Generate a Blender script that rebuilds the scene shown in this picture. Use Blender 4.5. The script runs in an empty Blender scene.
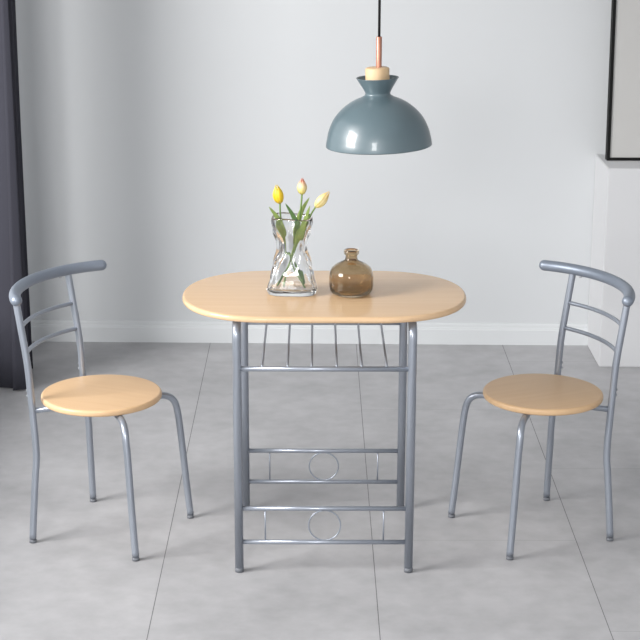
import bpy, bmesh, math, random
from mathutils import Vector, Matrix
from math import sin, cos, pi, radians

random.seed(7)
scene = bpy.context.scene
COL = scene.collection

# ------------------------------------------------------------------ materials
def new_mat(name):
    m = bpy.data.materials.new(name); m.use_nodes = True
    nt = m.node_tree; nt.nodes.clear()
    out = nt.nodes.new('ShaderNodeOutputMaterial')
    b = nt.nodes.new('ShaderNodeBsdfPrincipled')
    nt.links.new(b.outputs[0], out.inputs[0])
    return m, nt, b

def simple(name, col, rough=.5, metal=0., spec=.5, var=.04, scale=30, bump=0.0, trans=0., ior=1.45, coat=0.):
    """Principled material with a little procedural variation."""
    m, nt, b = new_mat(name)
    tc = nt.nodes.new('ShaderNodeTexCoord')
    n = nt.nodes.new('ShaderNodeTexNoise'); n.inputs['Scale'].default_value = scale
    n.inputs['Detail'].default_value = 4
    nt.links.new(tc.outputs['Object'], n.inputs['Vector'])
    r = nt.nodes.new('ShaderNodeMapRange')
    r.inputs[3].default_value = 1 - var; r.inputs[4].default_value = 1 + var
    nt.links.new(n.outputs['Fac'], r.inputs[0])
    mx = nt.nodes.new('ShaderNodeVectorMath'); mx.operation = 'SCALE'
    mx.inputs[0].default_value = col[:3]
    nt.links.new(r.outputs[0], mx.inputs['Scale'])
    nt.links.new(mx.outputs[0], b.inputs['Base Color'])
    b.inputs['Roughness'].default_value = rough
    b.inputs['Metallic'].default_value = metal
    b.inputs['Specular IOR Level'].default_value = spec
    b.inputs['IOR'].default_value = ior
    b.inputs['Transmission Weight'].default_value = trans
    b.inputs['Coat Weight'].default_value = coat
    if bump:
        bp = nt.nodes.new('ShaderNodeBump'); bp.inputs['Strength'].default_value = bump
        bp.inputs['Distance'].default_value = .002
        nt.links.new(n.outputs['Fac'], bp.inputs['Height'])
        nt.links.new(bp.outputs[0], b.inputs['Normal'])
    return m

def wood_mat(name, c1, c2, rough=.38, stretch=(1.2, 22, 22)):
    m, nt, b = new_mat(name)
    tc = nt.nodes.new('ShaderNodeTexCoord')
    mp = nt.nodes.new('ShaderNodeMapping'); mp.inputs['Scale'].default_value = stretch
    nt.links.new(tc.outputs['Object'], mp.inputs[0])
    n = nt.nodes.new('ShaderNodeTexNoise'); n.inputs['Scale'].default_value = 3.0
    n.inputs['Detail'].default_value = 6; n.inputs['Roughness'].default_value = .6
    n.inputs['Distortion'].default_value = .4
    nt.links.new(mp.outputs[0], n.inputs['Vector'])
    cr = nt.nodes.new('ShaderNodeValToRGB')
    cr.color_ramp.elements[0].position = .3; cr.color_ramp.elements[0].color = (*c1, 1)
    cr.color_ramp.elements[1].position = .7; cr.color_ramp.elements[1].color = (*c2, 1)
    nt.links.new(n.outputs['Fac'], cr.inputs[0])
    nt.links.new(cr.outputs[0], b.inputs['Base Color'])
    b.inputs['Roughness'].default_value = rough
    return m

def floor_mat():
    m, nt, b = new_mat('concrete_tile')
    N = nt.nodes.new; L = nt.links.new
    tc = N('ShaderNodeTexCoord')
    sep = N('ShaderNodeSeparateXYZ'); L(tc.outputs['Object'], sep.inputs[0])
    def math_(op, a, bb=None, cc=None):
        n = N('ShaderNodeMath'); n.operation = op
        for i, v in enumerate((a, bb, cc)):
            if v is None: continue
            if isinstance(v, (int, float)): n.inputs[i].default_value = v
            else: L(v, n.inputs[i])
        return n.outputs[0]
    X = math_('DIVIDE', math_('SUBTRACT', sep.outputs[0], .143), .6)
    fx = math_('FRACT', X); ix = math_('FLOOR', X)
    odd = math_('FRACT', math_('MULTIPLY', math_('ADD', ix, 100), .5))     # 0 or .5
    Y = math_('ADD', math_('DIVIDE', math_('SUBTRACT', sep.outputs[1], 1.19), 1.2), odd)
    fy = math_('FRACT', Y); iy = math_('FLOOR', Y)
    dx = math_('MULTIPLY', math_('MINIMUM', fx, math_('SUBTRACT', 1., fx)), .6)
    dy = math_('MULTIPLY', math_('MINIMUM', fy, math_('SUBTRACT', 1., fy)), 1.2)
    gx = math_('MULTIPLY', math_('MULTIPLY', math_('LESS_THAN', dx, .0012), .8), math_('GREATER_THAN', sep.outputs[0], -.7))
    gy = math_('MULTIPLY', math_('MULTIPLY', math_('LESS_THAN', dy, .0012), .3), math_('GREATER_THAN', sep.outputs[0], .143))
    g = math_('MAXIMUM', gx, gy)
    # per tile tone
    cmb = N('ShaderNodeCombineXYZ'); L(ix, cmb.inputs[0]); L(iy, cmb.inputs[1])
    wn = N('ShaderNodeTexWhiteNoise'); L(cmb.outputs[0], wn.inputs['Vector'])
    # mottling
    n1 = N('ShaderNodeTexNoise'); n1.inputs['Scale'].default_value = 2.6; n1.inputs['Detail'].default_value = 8
    n1.inputs['Roughness'].default_value = .62
    mp = N('ShaderNodeMapping'); mp.inputs['Scale'].default_value = (1, 1.15, 1)
    L(tc.outputs['Object'], mp.inputs[0]); L(mp.outputs[0], n1.inputs['Vector'])
    n2 = N('ShaderNodeTexNoise'); n2.inputs['Scale'].default_value = 16; n2.inputs['Detail'].default_value = 6
    L(tc.outputs['Object'], n2.inputs['Vector'])
    v = math_('ADD', math_('MULTIPLY', math_('SUBTRACT', n1.outputs['Fac'], .5), .74),
              math_('MULTIPLY', math_('SUBTRACT', n2.outputs['Fac'], .5), .3))
    v = math_('ADD', v, math_('MULTIPLY', math_('SUBTRACT', wn.outputs['Value'], .5), .05))
    v = math_('ADD', v, 1.0)
    sc = N('ShaderNodeVectorMath'); sc.operation = 'SCALE'
    sc.inputs[0].default_value = FLOORC; L(v, sc.inputs['Scale'])
    mix = N('ShaderNodeMix'); mix.data_type = 'RGBA'
    L(g, mix.inputs['Factor']); L(sc.outputs[0], mix.inputs[6]); mix.inputs[7].default_value = (.085, .085, .09, 1)
    L(mix.outputs[2], b.inputs['Base Color'])
    r = N('ShaderNodeMapRange'); r.inputs[3].default_value = .42; r.inputs[4].default_value = .58
    L(n1.outputs['Fac'], r.inputs[0]); L(r.outputs[0], b.inputs['Roughness'])
    b.inputs['Specular IOR Level'].default_value = .35
    bp = N('ShaderNodeBump'); bp.inputs['Strength'].default_value = .04; bp.inputs['Distance'].default_value = .002
    L(n2.outputs['Fac'], bp.inputs['Height']); L(bp.outputs[0], b.inputs['Normal'])
    return m

def glass_mat(name, col, rough=.0, bump=0., ior=1.45):
    m, nt, b = new_mat(name)
    b.inputs['Base Color'].default_value = (*col, 1)
    b.inputs['Roughness'].default_value = rough
    b.inputs['Transmission Weight'].default_value = 1
    b.inputs['IOR'].default_value = ior
    if bump:
        tc = nt.nodes.new('ShaderNodeTexCoord')
        n = nt.nodes.new('ShaderNodeTexNoise'); n.inputs['Scale'].default_value = 45
        nt.links.new(tc.outputs['Object'], n.inputs['Vector'])
        bp = nt.nodes.new('ShaderNodeBump'); bp.inputs['Strength'].default_value = bump
        bp.inputs['Distance'].default_value = .004
        nt.links.new(n.outputs['Fac'], bp.inputs['Height']); nt.links.new(bp.outputs[0], b.inputs['Normal'])
    return m

def bloom_mat(name, base, mid, tip, h):
    """petal colour runs from the calyx to the tip (object z)"""
    m, nt, b = new_mat(name)
    N = nt.nodes.new; L = nt.links.new
    tc = N('ShaderNodeTexCoord'); s = N('ShaderNodeSeparateXYZ'); L(tc.outputs['Object'], s.inputs[0])
    n = N('ShaderNodeTexNoise'); n.inputs['Scale'].default_value = 60; L(tc.outputs['Object'], n.inputs['Vector'])
    a = N('ShaderNodeMath'); a.operation = 'DIVIDE'; L(s.outputs[2], a.inputs[0]); a.inputs[1].default_value = h
    c = N('ShaderNodeMath'); c.operation = 'MULTIPLY_ADD'; L(n.outputs['Fac'], c.inputs[0]); c.inputs[1].default_value = .3
    d = N('ShaderNodeMath'); d.operation = 'SUBTRACT'; L(a.outputs[0], d.inputs[0]); d.inputs[1].default_value = .15
    L(d.outputs[0], c.inputs[2])
    cr = N('ShaderNodeValToRGB'); e = cr.color_ramp.elements
    e[0].position = .05; e[0].color = (*base, 1); e[1].position = .95; e[1].color = (*tip, 1)
    k = e.new(.55); k.color = (*mid, 1)
    L(c.outputs[0], cr.inputs[0]); L(cr.outputs[0], b.inputs['Base Color'])
    b.inputs['Roughness'].default_value = .45
    return m

FLOORC = (.415, .413, .425)
M = {}
M['wall'] = simple('wall_paint', (.605, .622, .638), .7, var=.012, scale=3)
M['trim'] = simple('trim_paint', (.65, .67, .685), .55, var=.01, scale=3)
M['ledge'] = simple('ledge_paint', (.62, .625, .64), .6, var=.01, scale=3)
M['ceiling'] = simple('ceiling_paint', (.8, .8, .8), .8, var=.01, scale=3)
M['floor'] = floor_mat()
M['metal'] = simple('silver_paint', (.345, .375, .43), .3, metal=.6, var=.03, scale=60)
M['rail'] = simple('grey_plastic_rail', (.255, .29, .35), .42, metal=.5, var=.03, scale=60)
M['cap'] = simple('grey_foot_plastic', (.16, .17, .19), .5, var=.05)
M['screw'] = simple('screw_steel', (.5, .52, .55), .3, metal=.9, var=.03)
M['beech'] = wood_mat('beech_laminate', (.66, .435, .245), (.70, .475, .275))
M['top'] = wood_mat('beech_laminate_polished', (.69, .465, .275), (.73, .505, .305), .22)
M['beech_edge'] = wood_mat('beech_edge_band', (.64, .43, .24), (.68, .47, .28))
M['light_wood'] = wood_mat('collar_wood', (.66, .45, .25), (.74, .54, .33), .5, (3, 3, 1))
M['shade'] = simple('shade_paint', (.10, .148, .170), .37, spec=1.0, coat=.35, var=.02, scale=20)
M['copper'] = simple('copper', (.50, .23, .16), .35, metal=.6, var=.03)
M['black'] = simple('black_cord', (.012, .012, .014), .5, var=.05)
M['frame'] = simple('black_frame', (.004, .004, .004), .6, spec=.25, var=.05)
M['canvas'] = simple('grey_canvas', (.50, .495, .485), .8, var=.05, scale=5, bump=.1)
M['curtain'] = simple('curtain_cloth', (.040, .040, .054), .9, var=.08, scale=250, bump=.3)
M['glass'] = glass_mat('clear_glass', (.985, .99, .99), bump=.1, ior=1.47)
M['smoke'] = glass_mat('brown_glass', (.68, .57, .42), bump=.08)
M['bulb'] = simple('bulb_glass', (.85, .85, .82), .3, var=.01)
M['stem'] = simple('tulip_stem', (.16, .26, .07), .5, var=.1, scale=80)
M['leaf'] = simple('tulip_leaf', (.20, .275, .065), .5, var=.35, scale=60)
M['leaf_dark'] = simple('tulip_leaf_dark', (.085, .17, .05), .5, var=.3, scale=60)
M['win'] = simple('window_paint', (.7, .7, .7), .5, var=.01)

# ------------------------------------------------------------------ builders
def link(name, bm, mat, parent=None, loc=None, smooth=True, autos=None):
    me = bpy.data.meshes.new(name)
    bmesh.ops.recalc_face_normals(bm, faces=bm.faces)
    bm.to_mesh(me); bm.free()
    me.materials.append(mat)
    for p in me.polygons: p.use_smooth = smooth
    if autos:
        try: me.set_sharp_from_angle(angle=radians(autos))
        except Exception: pass
    o = bpy.data.objects.new(name, me); COL.objects.link(o)
    if parent: o.parent = parent
    if loc: o.location = loc
    return o

def tag(o, label=None, cat=None, group=None, kind=None):
    if label: o['label'] = label
    if cat: o['category'] = cat
    if group: o['group'] = group
    if kind: o['kind'] = kind
    return o

def empty(name, loc, rz=0):
    o = bpy.data.objects.new(name, None); COL.objects.link(o)
    o.location = loc; o.rotation_euler = (0, 0, rz); o.empty_display_size = .05
    return o

def spline(pts, n=8):
    """Catmull-Rom through the points."""
    P = [Vector(p) for p in pts]
    if len(P) < 3: return P
    P = [P[0] * 2 - P[1]] + P + [P[-1] * 2 - P[-2]]
    out = []
    for i in range(1, len(P) - 2):
        a, b, c, d = P[i - 1:i + 3]
        for k in range(n):
            t = k / n
            out.append(.5 * ((2 * b) + (c - a) * t + (2 * a - 5 * b + 4 * c - d) * t * t + (3 * b - a - 3 * c + d) * t ** 3))
    out.append(P[-2])
    return out

def fillet(pts, r, n=8):
    """polyline with rounded corners"""
    P = [Vector(p) for p in pts]; out = [P[0]]
    for i in range(1, len(P) - 1):
        a, b, c = P[i - 1], P[i], P[i + 1]
        u = (a - b).normalized(); v = (c - b).normalized()
        ang = u.angle(v)
        d = min(r / math.tan(ang / 2), (a - b).length * .48, (c - b).length * .48)
        s, e = b + u * d, b + v * d
        for k in range(n + 1):
            t = k / n
            out.append((1 - t) ** 2 * s + 2 * t * (1 - t) * b + t * t * e)
    out.append(P[-1])
    return out

def tube(bm, path, r, seg=14, round_caps=False, closed=False):
    P = [Vector(p) for p in path]
    R = list(r) if hasattr(r, '__len__') else [r] * len(P)
    if round_caps:
        t0 = (P[0] - P[1]).normalized(); t1 = (P[-1] - P[-2]).normalized()
        A, B, RA, RB = [], [], [], []
        for k in range(1, 7):
            a = k / 6 * pi / 2 * .97
            A.insert(0, P[0] + t0 * R[0] * sin(a)); RA.insert(0, R[0] * cos(a))
            B.append(P[-1] + t1 * R[-1] * sin(a)); RB.append(R[-1] * cos(a))
        P = A + P + B; R = RA + R + RB
    n = len(P)
    T = []
    for i in range(n):
        if closed: d = P[(i + 1) % n] - P[i - 1]
        else: d = P[min(i + 1, n - 1)] - P[max(i - 1, 0)]
        T.append(d.normalized())
    ref = Vector((0, 0, 1)) if abs(T[0].z) < .9 else Vector((1, 0, 0))
    N = (ref - T[0] * ref.dot(T[0])).normalized()
    rings = []
    for i in range(n):
        N = (N - T[i] * N.dot(T[i])).normalized()
        Bn = T[i].cross(N)
        rings.append([bm.verts.new(P[i] + (N * cos(2 * pi * k / seg) + Bn * sin(2 * pi * k / seg)) * R[i]) for k in range(seg)])
    for i in range(n if closed else n - 1):
        a, b = rings[i], rings[(i + 1) % n]
        for k in range(seg):
            bm.faces.new((a[k], a[(k + 1) % seg], b[(k + 1) % seg], b[k]))
    if not closed:
        bm.faces.new(list(reversed(rings[0]))); bm.faces.new(rings[-1])
    return bm

def lathe(bm, prof, seg=48, cap=True):
    """prof: list of (r, z); r==0 makes a pole"""
    rings = []
    for r, z in prof:
        if r < 1e-6: rings.append([bm.verts.new((0, 0, z))])
        else: rings.append([bm.verts.new((r * cos(2 * pi * k / seg), r * sin(2 * pi * k / seg), z)) for k in range(seg)])
    for a, b in zip(rings, rings[1:]):
        for k in range(seg):
            k2 = (k + 1) % seg
            if len(a) == 1 and len(b) == 1: continue
            if len(a) == 1: bm.faces.new((a[0], b[k], b[k2]))
            elif len(b) == 1: bm.faces.new((a[k], a[k2], b[0]))
            else: bm.faces.new((a[k], a[k2], b[k2], b[k]))
    return bm

def box(bm, x0, x1, y0, y1, z0, z1, bev=0):
    v = [bm.verts.new((x, y, z)) for z in (z0, z1) for y in (y0, y1) for x in (x0, x1)]
    fs = [(0, 1, 3, 2), (4, 6, 7, 5), (0, 4, 5, 1), (1, 5, 7, 3), (3, 7, 6, 2), (2, 6, 4, 0)]
    F = [bm.faces.new([v[i] for i in f]) for f in fs]
    if bev:
        ed = set(e for f in F for e in f.edges)
        bmesh.ops.bevel(bm, geom=list(ed), offset=bev, segments=3, profile=.5, affect='EDGES')
    return bm

def prism(bm, pts, z0, z1):
    a = [bm.verts.new((x, y, z0)) for x, y in pts]; b = [bm.verts.new((x, y, z1)) for x, y in pts]
    n = len(pts)
    bm.faces.new(list(reversed(a))); bm.faces.new(b)
    for k in range(n): bm.faces.new((a[k], a[(k + 1) % n], b[(k + 1) % n], b[k]))
    return bm

def slab(bm, outline, z0, z1, r):
    """board with a rounded rim; outline(d) gives the contour pulled in by d"""
    prof = [(r, z0)]
    for k in range(1, 6):
        a = k / 6 * pi / 2; prof.append((r * (1 - sin(a)), z0 + r * (1 - cos(a))))
    prof += [(0, z0 + r), (0, z1 - r)]
    for k in range(1, 6):
        a = k / 6 * pi / 2; prof.append((r * (1 - cos(a)), z1 - r + r * sin(a)))
    prof.append((r, z1))
    rings = [[bm.verts.new((x, y, z)) for x, y in outline(d)] for d, z in prof]
    n = len(rings[0])
    for a, b in zip(rings, rings[1:]):
        for k in range(n): bm.faces.new((a[k], a[(k + 1) % n], b[(k + 1) % n], b[k]))
    bm.faces.new(list(reversed(rings[0]))); bm.faces.new(rings[-1])
    return bm

def copy_tree(o, parent=None):
    c = o.copy(); COL.objects.link(c)
    if parent: c.parent = parent
    for ch in [x for x in scene.objects if x.parent == o]:
        copy_tree(ch, c)
    return c

# ------------------------------------------------------------------ room
XL, XR, YF = -1.45, 4.2, -5.2
H = 2.65
def wy(x): return 2.0505 - .0195 * x      # front plane of the back wall
def struct(name, bm, mat, **k):
    o = link(name, bm, mat, smooth=k.pop('smooth', False)); o['kind'] = 'structure'; return o

struct('floor', box(bmesh.new(), XL - .15, XR + .15, YF, 2.35, -.1, 0), M['floor'])
struct('ceiling', box(bmesh.new(), XL - .15, XR + .15, YF, 2.35, H, H + .1), M['ceiling'])
struct('wall_back', prism(bmesh.new(), [(XL - .15, wy(XL - .15)), (XR + .15, wy(XR + .15)), (XR + .15, 2.35), (XL - .15, 2.35)], 0, H), M['wall'])
WY0, WY1, WZ0, WZ1 = -3.9, 1.41, .40, 2.45      # window opening in the left wall
bm = bmesh.new()
box(bm, XL - .15, XL, WY1, wy(XL), 0, H); box(bm, XL - .15, XL, YF, WY0, 0, H)
box(bm, XL - .15, XL, WY0, WY1, 0, WZ0); box(bm, XL - .15, XL, WY0, WY1, WZ1, H)
struct('wall_left', bm, M['wall'])
struct('wall_right', box(bmesh.new(), XR, XR + .15, YF, wy(XR), 0, H), M['wall'])
bm = bmesh.new()
for y in (WY0 + .025, (WY0 + WY1) / 2, WY1 - .025): box(bm, XL - .1, XL - .05, y - .025, y + .025, WZ0, WZ1)
for z in (WZ0 + .025, WZ1 - .025): box(bm, XL - .1, XL - .05, WY0, WY1, z - .025, z + .025)
struct('window_1', bm, M['win'])

# baseboard with a stepped, grooved profile, following the back wall
LX0, LY0, LZ = 1.09, 1.716, .79               # low ledge wall on the right
prof = [(0, 0), (.015, 0), (.015, .062), (.0125, .066), (.0125, .0695), (.009, .073), (.009, .083), (.006, .088), (0, .088)]
bm = bmesh.new()
ra = [[bm.verts.new((x, wy(x) - d, z)) for d, z in prof] for x in (XL, LX0)]
for k in range(len(prof)): bm.faces.new((ra[0][k], ra[0][(k + 1) % len(prof)], ra[1][(k + 1) % len(prof)], ra[1][k]))
bm.faces.new(ra[0]); bm.faces.new(list(reversed(ra[1])))
struct('baseboard_back', bm, M['trim'])
bm = prism(bmesh.new(), [(LX0, LY0), (XR, LY0 - .02), (XR, wy(XR)), (LX0, wy(LX0))], 0, LZ)
bmesh.ops.bevel(bm, geom=[e for e in bm.edges], offset=.003, segments=2, affect='EDGES')
struct('wall_ledge', bm, M['ledge'])

# ------------------------------------------------------------------ chairs
def make_chair():
    root = empty('dining_chair', (0, 0, 0))
    # seat
    cx, R = -.0245, .1755
    def ol(d): return [(cx + (R - d) * cos(2 * pi * k / 72), (R - d) * sin(2 * pi * k / 72)) for k in range(72)]
    link('seat', slab(bmesh.new(), ol, .409, .429, .008), M['beech'], root, autos=40)
    rt = .0103
    for s in (-1, 1):
        # rear leg rises into the back post
        pts = [(-.1695, .1755, .012), (-.1665, .1675, .1), (-.163, .157, .2), (-.1605, .1515, .25), (-.162, .149, .3),
               (-.166, .1475, .35), (-.170, .146, .4), (-.1735, .146, .45), (-.1765, .146, .5), (-.1815, .146, .55),
               (-.189, .146, .6), (-.197, .146, .65), (-.205, .146, .7), (-.2115, .146, .74)]
        pts = [(x, s * y, z) for x, y, z in pts]
        leg = link('leg', tube(bmesh.new(), spline(pts, 5), rt, 18), M['metal'], root)
        d = (Vector(pts[0]) - Vector(pts[1])).normalized(); f = Vector(pts[0]); f.z = 0
        link('foot_cap', tube(bmesh.new(), [f - d * .009, f + Vector((0, 0, .0005))], .0105, 18), M['cap'], leg)
        for z in (.440, .456):
            b = bmesh.new(); p = Vector((-.173, s * .146, z))
            tube(b, [p + Vector((-.006, 0, 0)), p + Vector((-.0145, 0, 0))], .0036, 10, round_caps=False)
            link('bolt', b, M['screw'], leg)
        # front leg with its run under the seat
        pts = [(.170, .1735, .012), (.162, .1695, .1), (.154, .1655, .2), (.146, .1605, .3), (.1405, .1575, .347),
               (.135, .151, .374), (.124, .139, .391), (.105, .119, .3985), (.07, .081, .399)]
        pts = [(x, s * y, z) for x, y, z in pts]
        path = spline(pts, 6)
        leg = link('leg', tube(bmesh.new(), path, rt, 18), M['metal'], root)
        d = (Vector(pts[0]) - Vector(pts[1])).normalized(); f = Vector(pts[0]); f.z = 0
        link('foot_cap', tube(bmesh.new(), [f - d * .009, f + Vector((0, 0, .0005))], .0105, 18), M['cap'], leg)
    # diagonal bearers under the seat from the front legs to the rear posts
    for s in (-1, 1):
        link('seat_support', tube(bmesh.new(), [(.075, s * .086, .3985), (-.02, s * -.005, .3985), (-.166, s * -.142, .397)], .0085, 14), M['metal'], root)
    # top rail: arc with rounded ends, bowing to the rear
    RR, x0, zt = .334, .092, .7455
    a0, a1 = -math.asin(.222 / RR), math.asin(.234 / RR)
    arc = [(x0 - RR * cos(a), RR * sin(a), zt) for a in [a0 + (a1 - a0) * k / 32 for k in range(33)]]
    rail = link('top_rail', tube(bmesh.new(), arc, .0163, 20, round_caps=True), M['rail'], root)
    for s in (-1, 1):
        a = math.asin(.118 / RR); p = Vector((x0 - RR * cos(a), s * .118, zt - .0145))
        link('screw', tube(bmesh.new(), [p, p - Vector((0, 0, .006))], .004, 10), M['screw'], rail)
    # two bowed crossbars
    for z, xp in ((.644, -.196), (.567, -.184)):
        pts = [(xp - .030 * (1 - (y / .142) ** 2), y, z) for y in [.142 * (k / 8 - 1) for k in range(17)]]
        link('crossbar', tube(bmesh.new(), pts, .0062, 12), M['metal'], root)
    return root

c1 = make_chair()
c2 = copy_tree(c1)
c1.location = (-.627, .067, 0); c1.rotation_euler.z = radians(-22.6)
c2.location = (.616, .081, 0); c2.rotation_euler.z = radians(204.3)
for o in scene.objects:
    if o.parent == c2 and o.name.startswith('seat') and not o.name.startswith('seat_'): o.location.x = -.005
tag(c1, 'silver metal chair with round wooden seat beside the dark curtain, left of the table', 'chair', 'round-seat metal dining chairs')
tag(c2, 'silver metal chair with round wooden seat near the white ledge, right of the table', 'chair', 'round-seat metal dining chairs')

# ------------------------------------------------------------------ table
t = empty('dining_table', (0, 0, 0))
tag(t, 'small oval dining table with beech-coloured top and silver tube frame with wire rack', 'table')
TH = .75
def top_outline(d):
    out = []; n = 2.2; a = .262 - d; b = .265 - d; L = .1385
    for k in range(120):
        th = 2 * pi * (k + .5) / 120
        c, s = cos(th), sin(th)
        x = a * math.copysign(abs(c) ** (2 / n), c); y = b * math.copysign(abs(s) ** (2 / n), s)
        out.append((x + math.copysign(L, c), y))
    return out
link('tabletop', slab(bmesh.new(), top_outline, .732, TH, .0085), M['top'], t, autos=40)
LXF, LXT, LYD = .2375, .2385, .2335
rt = .0121
for sx in (-1, 1):
    for sy in (-1, 1):
        pts = fillet([(sx * LXF, sy * LYD, .012), (sx * LXT, sy * LYD, .7205), (sx * LXT, sy * .004, .7205)], .045, 10)
        leg = link('leg', tube(bmesh.new(), pts, rt, 20), M['metal'], t)
        link('foot_cap', tube(bmesh.new(), [(sx * LXF, sy * LYD, .0005), (sx * LXF, sy * LYD, .0135)], .0123, 20), M['cap'], leg)
x = LXF - .006
for sy in (-1, 1):
    link('rack_rail', tube(bmesh.new(), [(-x, sy * LYD, .5965), (x, sy * LYD, .5965)], .0073, 14), M['metal'], t)
    for z in (.190, .0895):
        link('stretcher', tube(bmesh.new(), [(-x, sy * LYD, z), (x, sy * LYD, z)], .0066, 14), M['metal'], t)
    r_in = .0445
    ring = [(.0015 + r_in * cos(2 * pi * k / 48), sy * LYD, .1397 + r_in * sin(2 * pi * k / 48)) for k in range(48)]
    link('ring', tube(bmesh.new(), ring, .0022, 8, closed=True), M['metal'], t)
    for xx in (-.164, .166):
        link('upright_wire', tube(bmesh.new(), [(xx, sy * LYD, .088), (xx, sy * LYD, .191)], .0022, 8), M['metal'], t)
for xx in (-.1695, -.1005, -.0345, .0335, .1015, .1695):
    link('rack_wire', tube(bmesh.new(), [(xx, -LYD, .6035), (xx, LYD, .6035)], .0032, 8), M['metal'], t)
# cross pieces that carry the top
for yy in (-.12, .12):
    link('top_support', tube(bmesh.new(), [(-LXT, yy, .7215), (LXT, yy, .7215)], .0085, 12), M['metal'], t)

# ------------------------------------------------------------------ pendant lamp
lx, ly = .1465, .0
lamp = empty('pendant_lamp', (lx, ly, 0))
tag(lamp, 'blue-grey dome pendant lamp with wood collar and copper stem hanging over the table', 'lamp')
prof = [(.1465, 1.1705), (.1458, 1.180), (.1435, 1.192), (.1379, 1.214), (.1248, 1.243), (.1085, 1.264), (.0875, 1.2825), (.0660, 1.2955),
        (.0480, 1.303), (.0385, 1.308), (.0345, 1.3125), (.0350, 1.317), (.0400, 1.327), (.0480, 1.340), (.0562, 1.3535), (.0585, 1.357),
        (.0570, 1.3575), (.0545, 1.3545), (.0460, 1.341), (.0375, 1.328), (.0320, 1.322), (.0, 1.322)]
ou = [Vector((r, 0, z)) for r, z in prof[:11]]
def dense(p, n=4):
    q = spline([(r, 0, z) for r, z in p], n); return [(max(v.x, 0), v.z) for v in q]
outer = dense(prof[:15]); cup = dense(prof[14:21], 3)[1:]
inner = [(r - .0025 if r > .03 else r, z - (.001 if z < 1.2 else .003)) for r, z in dense(prof[:10])]
full = [(0, 1.300), (.03, 1.300)] + [p for p in reversed(inner)] + [(.1445, 1.170)] + outer + cup + [(0, 1.322)]
sh = link('shade', lathe(bmesh.new(), full, 72), M['shade'], lamp)
link('collar', lathe(bmesh.new(), [(0, 1.3205), (.0325, 1.3205), (.0330, 1.3225), (.0330, 1.380), (.0315, 1.3835), (.0285, 1.385), (0, 1.385)], 40), M['light_wood'], lamp, autos=50)
link('copper_stem', lathe(bmesh.new(), [(0, 1.380), (.0078, 1.380), (.0078, 1.4665), (.0068, 1.468), (0, 1.468)], 24), M['copper'], lamp, autos=50)
link('cord', tube(bmesh.new(), [(0, 0, 1.467), (0, 0, H - .02)], .0036, 10), M['black'], lamp)
link('ceiling_canopy', lathe(bmesh.new(), [(0, H), (.05, H), (.05, H - .02), (.045, H - .025), (0, H - .025)], 32), M['shade'], lamp, autos=40)
link('socket', lathe(bmesh.new(), [(0, 1.303), (.019, 1.303), (.019, 1.262), (0, 1.262)], 24), M['black'], lamp, autos=40)
link('bulb', lathe(bmesh.new(), [(0, 1.185), (.012, 1.187), (.022, 1.195), (.028, 1.210), (.028, 1.222), (.022, 1.240), (.014, 1.255), (.013, 1.264), (0, 1.264)], 28), M['bulb'], lamp)

# the shade hangs a little askew on its stem
piv = Vector((0, 0, 1.168))
for o in [o for o in scene.objects if o.parent == lamp and o.name.split('.')[0] in ('shade', 'collar', 'socket', 'bulb')]:
    o.matrix_local = Matrix.Translation(piv + Vector((.0030, 0, 0))) @ Matrix.Rotation(radians(-1.9), 4, 'Y') @ Matrix.Translation(-piv)

# ------------------------------------------------------------------ smoked glass bottle
bprof = [(0, .0), (.046, .0), (.0545, .0035), (.0600, .011), (.0622, .024), (.0622, .047), (.0605, .0580), (.0545, .0685), (.0440, .0765),
         (.0310, .0825), (.0220, .0860), (.0180, .0895), (.0168, .095), (.0168, .1010), (.0195, .1025), (.0215, .1055), (.0215, .1120), (.0195, .1145)]
iprof = [(.0150, .1145), (.0138, .108), (.0138, .092), (.0160, .0865), (.0290, .0790), (.0420, .0730), (.0520, .0655), (.0575, .0565),
         (.0592, .047), (.0592, .024), (.0565, .0140), (.050, .0085), (.040, .007), (0, .008)]
bm = lathe(bmesh.new(), [(r, z * 1.115) for r, z in bprof] + [(r, z * 1.115) for r, z in iprof], 144)
for v in bm.verts:                                      # shallow upright flutes on the body
    k = 1 - .007 * (.5 + .5 * cos(24 * math.atan2(v.co.y, v.co.x))) * max(0, min(1, (.085 - v.co.z) / .02)) * min(1, v.co.z / .012)
    v.co.x *= k; v.co.y *= k
bo = link('glass_bottle', bm, M['smoke'], loc=(.0755, -.014, TH + .0004))
tag(bo, 'squat smoky brown glass bottle with short neck standing on the table beside the vase', 'bottle')

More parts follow.
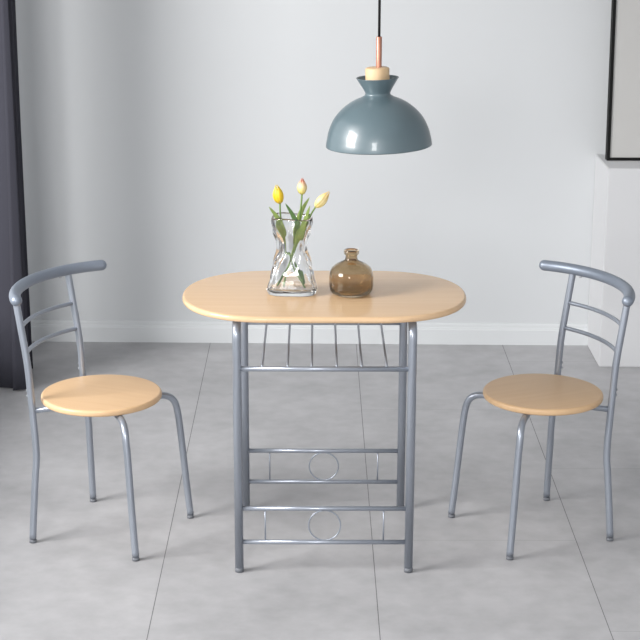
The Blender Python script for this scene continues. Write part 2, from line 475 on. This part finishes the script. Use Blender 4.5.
# ------------------------------------------------------------------ clear crumpled glass vase
VX, VY = -.0910, -.006
def vase_ring(z, off, seg=96, smooth=False):
    """cross section of the folded bag-like vase at height z, pulled in by off"""
    keys = [(0, .0690, .0460, 3.4), (.012, .0710, .0480, 3.6), (.05, .0630, .0440, 3.2), (.09, .0545, .0390, 2.7), (.128, .0450, .0350, 2.3),
            (.150, .0465, .0370, 2.3), (.180, .0560, .0440, 2.4), (.205, .0600, .0490, 2.4), (.220, .0575, .0490, 2.3)]
    for (z0, a0, b0, n0), (z1, a1, b1, n1) in zip(keys, keys[1:]):
        if z <= z1 + 1e-9:
            u = (z - z0) / (z1 - z0); u = u * u * (3 - 2 * u); break
    a = a0 + (a1 - a0) * u - off; b = b0 + (b1 - b0) * u - off; n = n0 + (n1 - n0) * u
    w = sin(pi * min(max((z - .012) / .208, 0), 1)) ** .8
    out = []
    for k in range(seg):
        th = 2 * pi * k / seg; c, s = cos(th), sin(th)
        x = a * math.copysign(abs(c) ** (2 / n), c); y = b * math.copysign(abs(s) ** (2 / n), s)
        f1 = max(0, sin(3 * th + 1.2 + z * 14)) ** 2; f2 = max(0, sin(5 * th - .6 - z * 22)) ** 2
        tri = abs(((th * 9 / (2 * pi) + 5.5 * z + .5 * sin(30 * z)) % 1) * 2 - 1)          # sharp pleats running from the waist
        tri2 = abs(((th * 7 / (2 * pi) - 9 * z) % 1) * 2 - 1)
        wst = math.exp(-((z - .135) / .055) ** 2)
        dent = 1 - w * (.05 * f1 + .045 * f2 + .03 * sin(2 * th + z * 40)) - wst * (.11 * (1 - tri) + .08 * (1 - tri2)) - .25 * w * (.06 * (1 - tri) + .06 * (1 - tri2)) + .04 * w
        if smooth: dent = 1 - .20 * wst - .10 * w
        out.append((x * dent, y * dent))
    return out
bm = bmesh.new()
zs = [0, .003, .012] + [.012 + .208 * k / 40 for k in range(1, 41)]
outr = []
for i, z in enumerate(zs):
    wob = .0025 if z > .2 else 0
    outr.append([bm.verts.new((x, y, z + (wob * sin(3 * 2 * pi * k / 96 + 1) if z > .211 else 0))) for k, (x, y) in enumerate(vase_ring(z, .004 if i == 0 else (.001 if i == 1 else 0)))])
inn = [[bm.verts.new((x, y, z + .0012 + .0025 * sin(3 * 2 * pi * k / 96 + 1))) for k, (x, y) in enumerate(vase_ring(zs[-1], .0018))]]
for z in reversed(zs[3:]):
    inn.append([bm.verts.new((x, y, z + (.0025 * sin(3 * 2 * pi * k / 96 + 1) if z > .211 else 0))) for k, (x, y) in enumerate(vase_ring(z, .0030, smooth=True))])
inn.append([bm.verts.new((x * .9, y * .9, .014)) for x, y in vase_ring(.014, .0042, smooth=True)])
seq = outr + inn
for a, b in zip(seq, seq[1:]):
    for k in range(96): bm.faces.new((a[k], a[(k + 1) % 96], b[(k + 1) % 96], b[k]))
bm.faces.new(list(reversed(seq[0]))); bm.faces.new(seq[-1])
va = link('glass_vase', bm, M['glass'], loc=(VX, VY, TH + .0004))
va.rotation_euler.z = radians(-3)
tag(va, 'clear crumpled glass vase with pinched waist on the table holding three tulips', 'vase')

# ------------------------------------------------------------------ tulips
def P(u, v, y=0.):   # a point of the bouquet's own upright plane, in metres
    return Vector(((u - 323.5) / 357.0, y + VY, .7505 + (293.5 - v) * .002835))

def blade(bm, pts, w, roll=0.0, thick=.0012, cup=.25):
    path = spline(pts, 6); n = len(path); rows = []
    for i, p in enumerate(path):
        T = (path[min(i + 1, n - 1)] - path[max(i - 1, 0)]).normalized()
        S = T.cross(Vector((sin(roll), -cos(roll), 0))).normalized(); N = S.cross(T).normalized()
        t = i / (n - 1); ww = w * (max(sin(pi * (t * .88 + .09)), .02) ** .8 if t < 1 else .02) * (1 if t < .98 else .3)
        row = []
        for sgn in (1, -1):
            for j in (-1, -.5, 0, .5, 1):
                row.append(p + S * ww * j * sgn + N * (cup * ww * abs(j) + sgn * thick * .5 * (1 - .6 * abs(j))))
        rows.append([bm.verts.new(q) for q in row])
    m = 10
    for a, b in zip(rows, rows[1:]):
        for k in range(m): bm.faces.new((a[k], a[(k + 1) % m], b[(k + 1) % m], b[k]))
    bm.faces.new(list(reversed(rows[0]))); bm.faces.new(rows[-1])
    return bm

def bloom_mesh(h, r):
    """six overlapping petals closing to a bud: three inner, three outer"""
    bm = bmesh.new()
    for q in range(6):
        inner = q % 2; rr = r * (.90 if inner else 1.0); a0 = q * pi / 3 + .4
        hh = h * (1.0 if inner else .97)
        rows = []
        for i in range(11):
            t = i / 10
            rad = rr * (sin(pi * min(t * .80 + .10, 1)) ** .75) * (1 - .62 * t ** 3)
            if i == 0: rad = rr * .22
            half = (.66 * (sin(pi * (t * .86 + .10)) ** .6)) * (1.0 if t < .7 else max(.25, 1 - ((t - .7) / .3) ** 2 * .75))
            row = []
            for j in range(7):
                u = (j / 3 - 1); aa = a0 + half * u
                rj = rad * (1 + .04 * (1 - u * u))
                row.append((rj, aa, hh * (t - .02 * u * u * (t > .6))))
            rows.append(row)
        vo = [[bm.verts.new((p[0] * cos(p[1]), p[0] * sin(p[1]), p[2])) for p in row] for row in rows]
        vi = [[bm.verts.new(((p[0] - .0009) * cos(p[1]), (p[0] - .0009) * sin(p[1]), p[2] + .0003)) for p in row] for row in rows]
        for i in range(10):
            for j in range(6):
                bm.faces.new((vo[i][j], vo[i][j + 1], vo[i + 1][j + 1], vo[i + 1][j]))
                bm.faces.new((vi[i][j], vi[i + 1][j], vi[i + 1][j + 1], vi[i][j + 1]))
        for i in range(10):
            for j in (0, 6): bm.faces.new((vo[i][j], vo[i + 1][j], vi[i + 1][j], vi[i][j]))
        for j in range(6):
            for i in (0, 10): bm.faces.new((vo[i][j], vo[i][j + 1], vi[i][j + 1], vi[i][j]))
    return bm

def tulip(label, stem, base, tip, r, mat, leaves):
    root = empty('tulip', tuple(stem[-1]))
    tag(root, label, 'flower', 'tulips in the glass vase')
    inv = -Vector(stem[-1])
    sp = spline([Vector(p) + inv for p in stem], 6)
    link('stem', tube(bmesh.new(), sp, .0024, 10), M['stem'], root)
    d = tip - base
    b = link('bloom', bloom_mesh(d.length, r), mat, root)
    b.location = base + inv - d.normalized() * .001
    b.rotation_mode = 'QUATERNION'; b.rotation_quaternion = d.to_track_quat('Z', 'Y')
    for pts, w, roll, lm in leaves:
        link('leaf', blade(bmesh.new(), [Vector(p) + inv for p in pts], w, roll), M[lm], root)
    return root

yel = bloom_mat('yellow_petals', (.72, .50, .03), (.82, .56, .02), (.86, .62, .06), .05)
pnk = bloom_mat('pink_tipped_petals', (.62, .55, .12), (.85, .68, .38), (.80, .30, .22), .045)
crm = bloom_mat('cream_petals', (.80, .66, .22), (.88, .74, .38), (.78, .55, .20), .052)
tulip('deep yellow tulip standing upright at the left of the glass vase',
      [P(279, 202.5, .006), P(279.5, 215, .006), P(282, 230, .004), P(286.5, 250, -.004), P(292, 265, -.008), P(301, 281, -.012), P(304, 286.5, -.013)],
      P(279, 203, .006), P(275.5, 184, .004), .0165, yel,
      [([P(287, 250, -.004), P(282.5, 235, -.004), P(277, 218, -.002), P(268, 206, .000)], .0075, .2, 'leaf'),
       ([P(303.5, 284, .006), P(298, 270, .006), P(294, 260, .004)], .0045, -.3, 'leaf_dark')])
tulip('pink-tipped pale tulip standing tallest in the middle of the glass vase',
      [P(301, 193, .0), P(300, 205, .0), P(297, 228, .0), P(291, 252, .004), P(284, 270, .008), P(278, 282, .012), P(276, 287, .013)],
      P(301, 193.5, .0), P(301.3, 177, -.002), .0150, pnk,
      [([P(292, 246, -.002), P(296, 226, -.010), P(292, 214, -.012), P(284.5, 201.5, -.016)], .0068, .1, 'leaf_dark'),
       ([P(290, 252, .004), P(296, 228, .006), P(300, 212, .006), P(308.5, 197, .006)], .0075, -.2, 'leaf'),
       ([P(277, 286, .004), P(281, 276, .002), P(285, 268, .0)], .0045, .3, 'leaf_dark')])
tulip('cream yellow tulip leaning out over the right rim of the glass vase',
      [P(315, 205, -.008), P(310, 213, -.008), P(302, 228, -.010), P(292, 250, -.012), P(287, 266, -.010), P(283, 286, -.006)],
      P(314.5, 205.5, -.008), P(328.5, 190, -.010), .0152, crm,
      [([P(289, 258, -.011), P(295.5, 240, -.011), P(302.5, 224, -.014), P(309, 203.5, -.016)], .0085, -.25, 'leaf'),
       ([P(291, 250, -.004), P(301, 232, -.002), P(305.5, 219, .0), P(306.5, 209, .002)], .0085, .3, 'leaf')])

# ------------------------------------------------------------------ picture standing on the ledge
px0, py, pw, ph = 1.111, 1.885, .80, 1.05
pic = empty('framed_picture', (px0 + pw / 2, py, LZ + .0005)); pic.rotation_euler.x = radians(-2.5)
tag(pic, 'large plain grey canvas in a thin black frame standing on the white ledge', 'picture')
bm = bmesh.new(); fw = .0115
box(bm, -pw / 2, -pw / 2 + fw, 0, .04, 0, ph); box(bm, pw / 2 - fw, pw / 2, 0, .04, 0, ph)
box(bm, -pw / 2 + fw, pw / 2 - fw, 0, .04, 0, fw); box(bm, -pw / 2 + fw, pw / 2 - fw, 0, .04, ph - fw, ph)
link('frame', bm, M['frame'], pic, smooth=False)
link('canvas', box(bmesh.new(), -pw / 2 + fw, pw / 2 - fw, .005, .036, fw, ph - fw), M['canvas'], pic, smooth=False)

# ------------------------------------------------------------------ curtain at the left, drawn back beside the window
cur = empty('curtain', (-1.170, 1.535, 0))
tag(cur, 'dark slate-grey floor-length curtain hanging in folds at the left edge', 'curtain')
bm = bmesh.new()
n = 90; rows = []
for iz in range(25):
    z = .006 + (2.52 - .006) * iz / 24
    row = []
    for k in range(n + 1):
        s = k / n
        y = -.15 + .29 * s + .006 * sin(s * 30 + z)
        x = .056 * sin(s * 2 * pi * 3.25 + .3 + .25 * sin(z * 1.3)) * (1 - .12 * z / 2.5) + .012 * sin(s * 17 + z * .8)
        x += .0
        row.append(bm.verts.new((x, y, z)))
    rows.append(row)
for a, b in zip(rows, rows[1:]):
    for k in range(n): bm.faces.new((a[k], a[k + 1], b[k + 1], b[k]))
cl = link('cloth', bm, M['curtain'], cur)
sd = cl.modifiers.new('thickness', 'SOLIDIFY'); sd.thickness = .004
bm = tube(bmesh.new(), [(-1.170, -4.2, 2.55), (-1.170, 1.75, 2.55)], .014, 14, round_caps=True)
for y in (-4.0, -1.2, 1.68): tube(bm, [(XL, y, 2.55), (-1.170, y, 2.55)], .008, 10)
cr = link('curtain_rod', bm, M['frame'])
tag(cr, 'black curtain rod fixed to the left wall above the curtain', 'curtain rod')

# ------------------------------------------------------------------ light
def area(name, loc, target, sx, sy, power, col):
    l = bpy.data.lights.new(name, 'AREA'); l.shape = 'RECTANGLE'; l.size = sx; l.size_y = sy
    l.energy = power; l.color = col
    o = bpy.data.objects.new(name, l); COL.objects.link(o); o.location = loc
    o.rotation_euler = (Vector(target) - Vector(loc)).to_track_quat('-Z', 'Y').to_euler()
    return o
area('window_daylight', (-4.0, -1.75, 2.65), (0, 0, .6), 2.1, 1.8, 295, (1, .985, .965))
area('front_fill', (-1.4, -5.9, 2.5), (0, .3, .5), 1.6, 1.6, 210, (1, .99, .98))  # added fill lamp beyond the open front, brightens foreground and back wall
w = bpy.data.worlds.new('daylight'); scene.world = w; w.use_nodes = True
bg = w.node_tree.nodes['Background']; bg.inputs[0].default_value = (.96, .98, 1, 1); bg.inputs[1].default_value = .97

# ------------------------------------------------------------------ camera
cam = bpy.data.cameras.new('camera'); co = bpy.data.objects.new('camera', cam); COL.objects.link(co)
cam.sensor_fit = 'HORIZONTAL'; cam.sensor_width = 36; cam.lens = 1684.79 / 640 * 36
co.matrix_world = Matrix.Translation((-.0260, -4.6094, 1.9571)) @ Matrix.Rotation(-.00302, 4, 'Z') @ Matrix.Rotation(pi / 2 - .27243, 4, 'X') @ Matrix.Rotation(.0026, 4, 'Z')
scene.camera = co
scene.cycles.max_bounces = 24; scene.cycles.transmission_bounces = 24; scene.cycles.glossy_bounces = 8
vs = scene.view_settings
vs.view_transform = 'Standard'; vs.look = 'None'; vs.gamma = 1; vs.use_curve_mapping = False
vs.exposure = 0.06
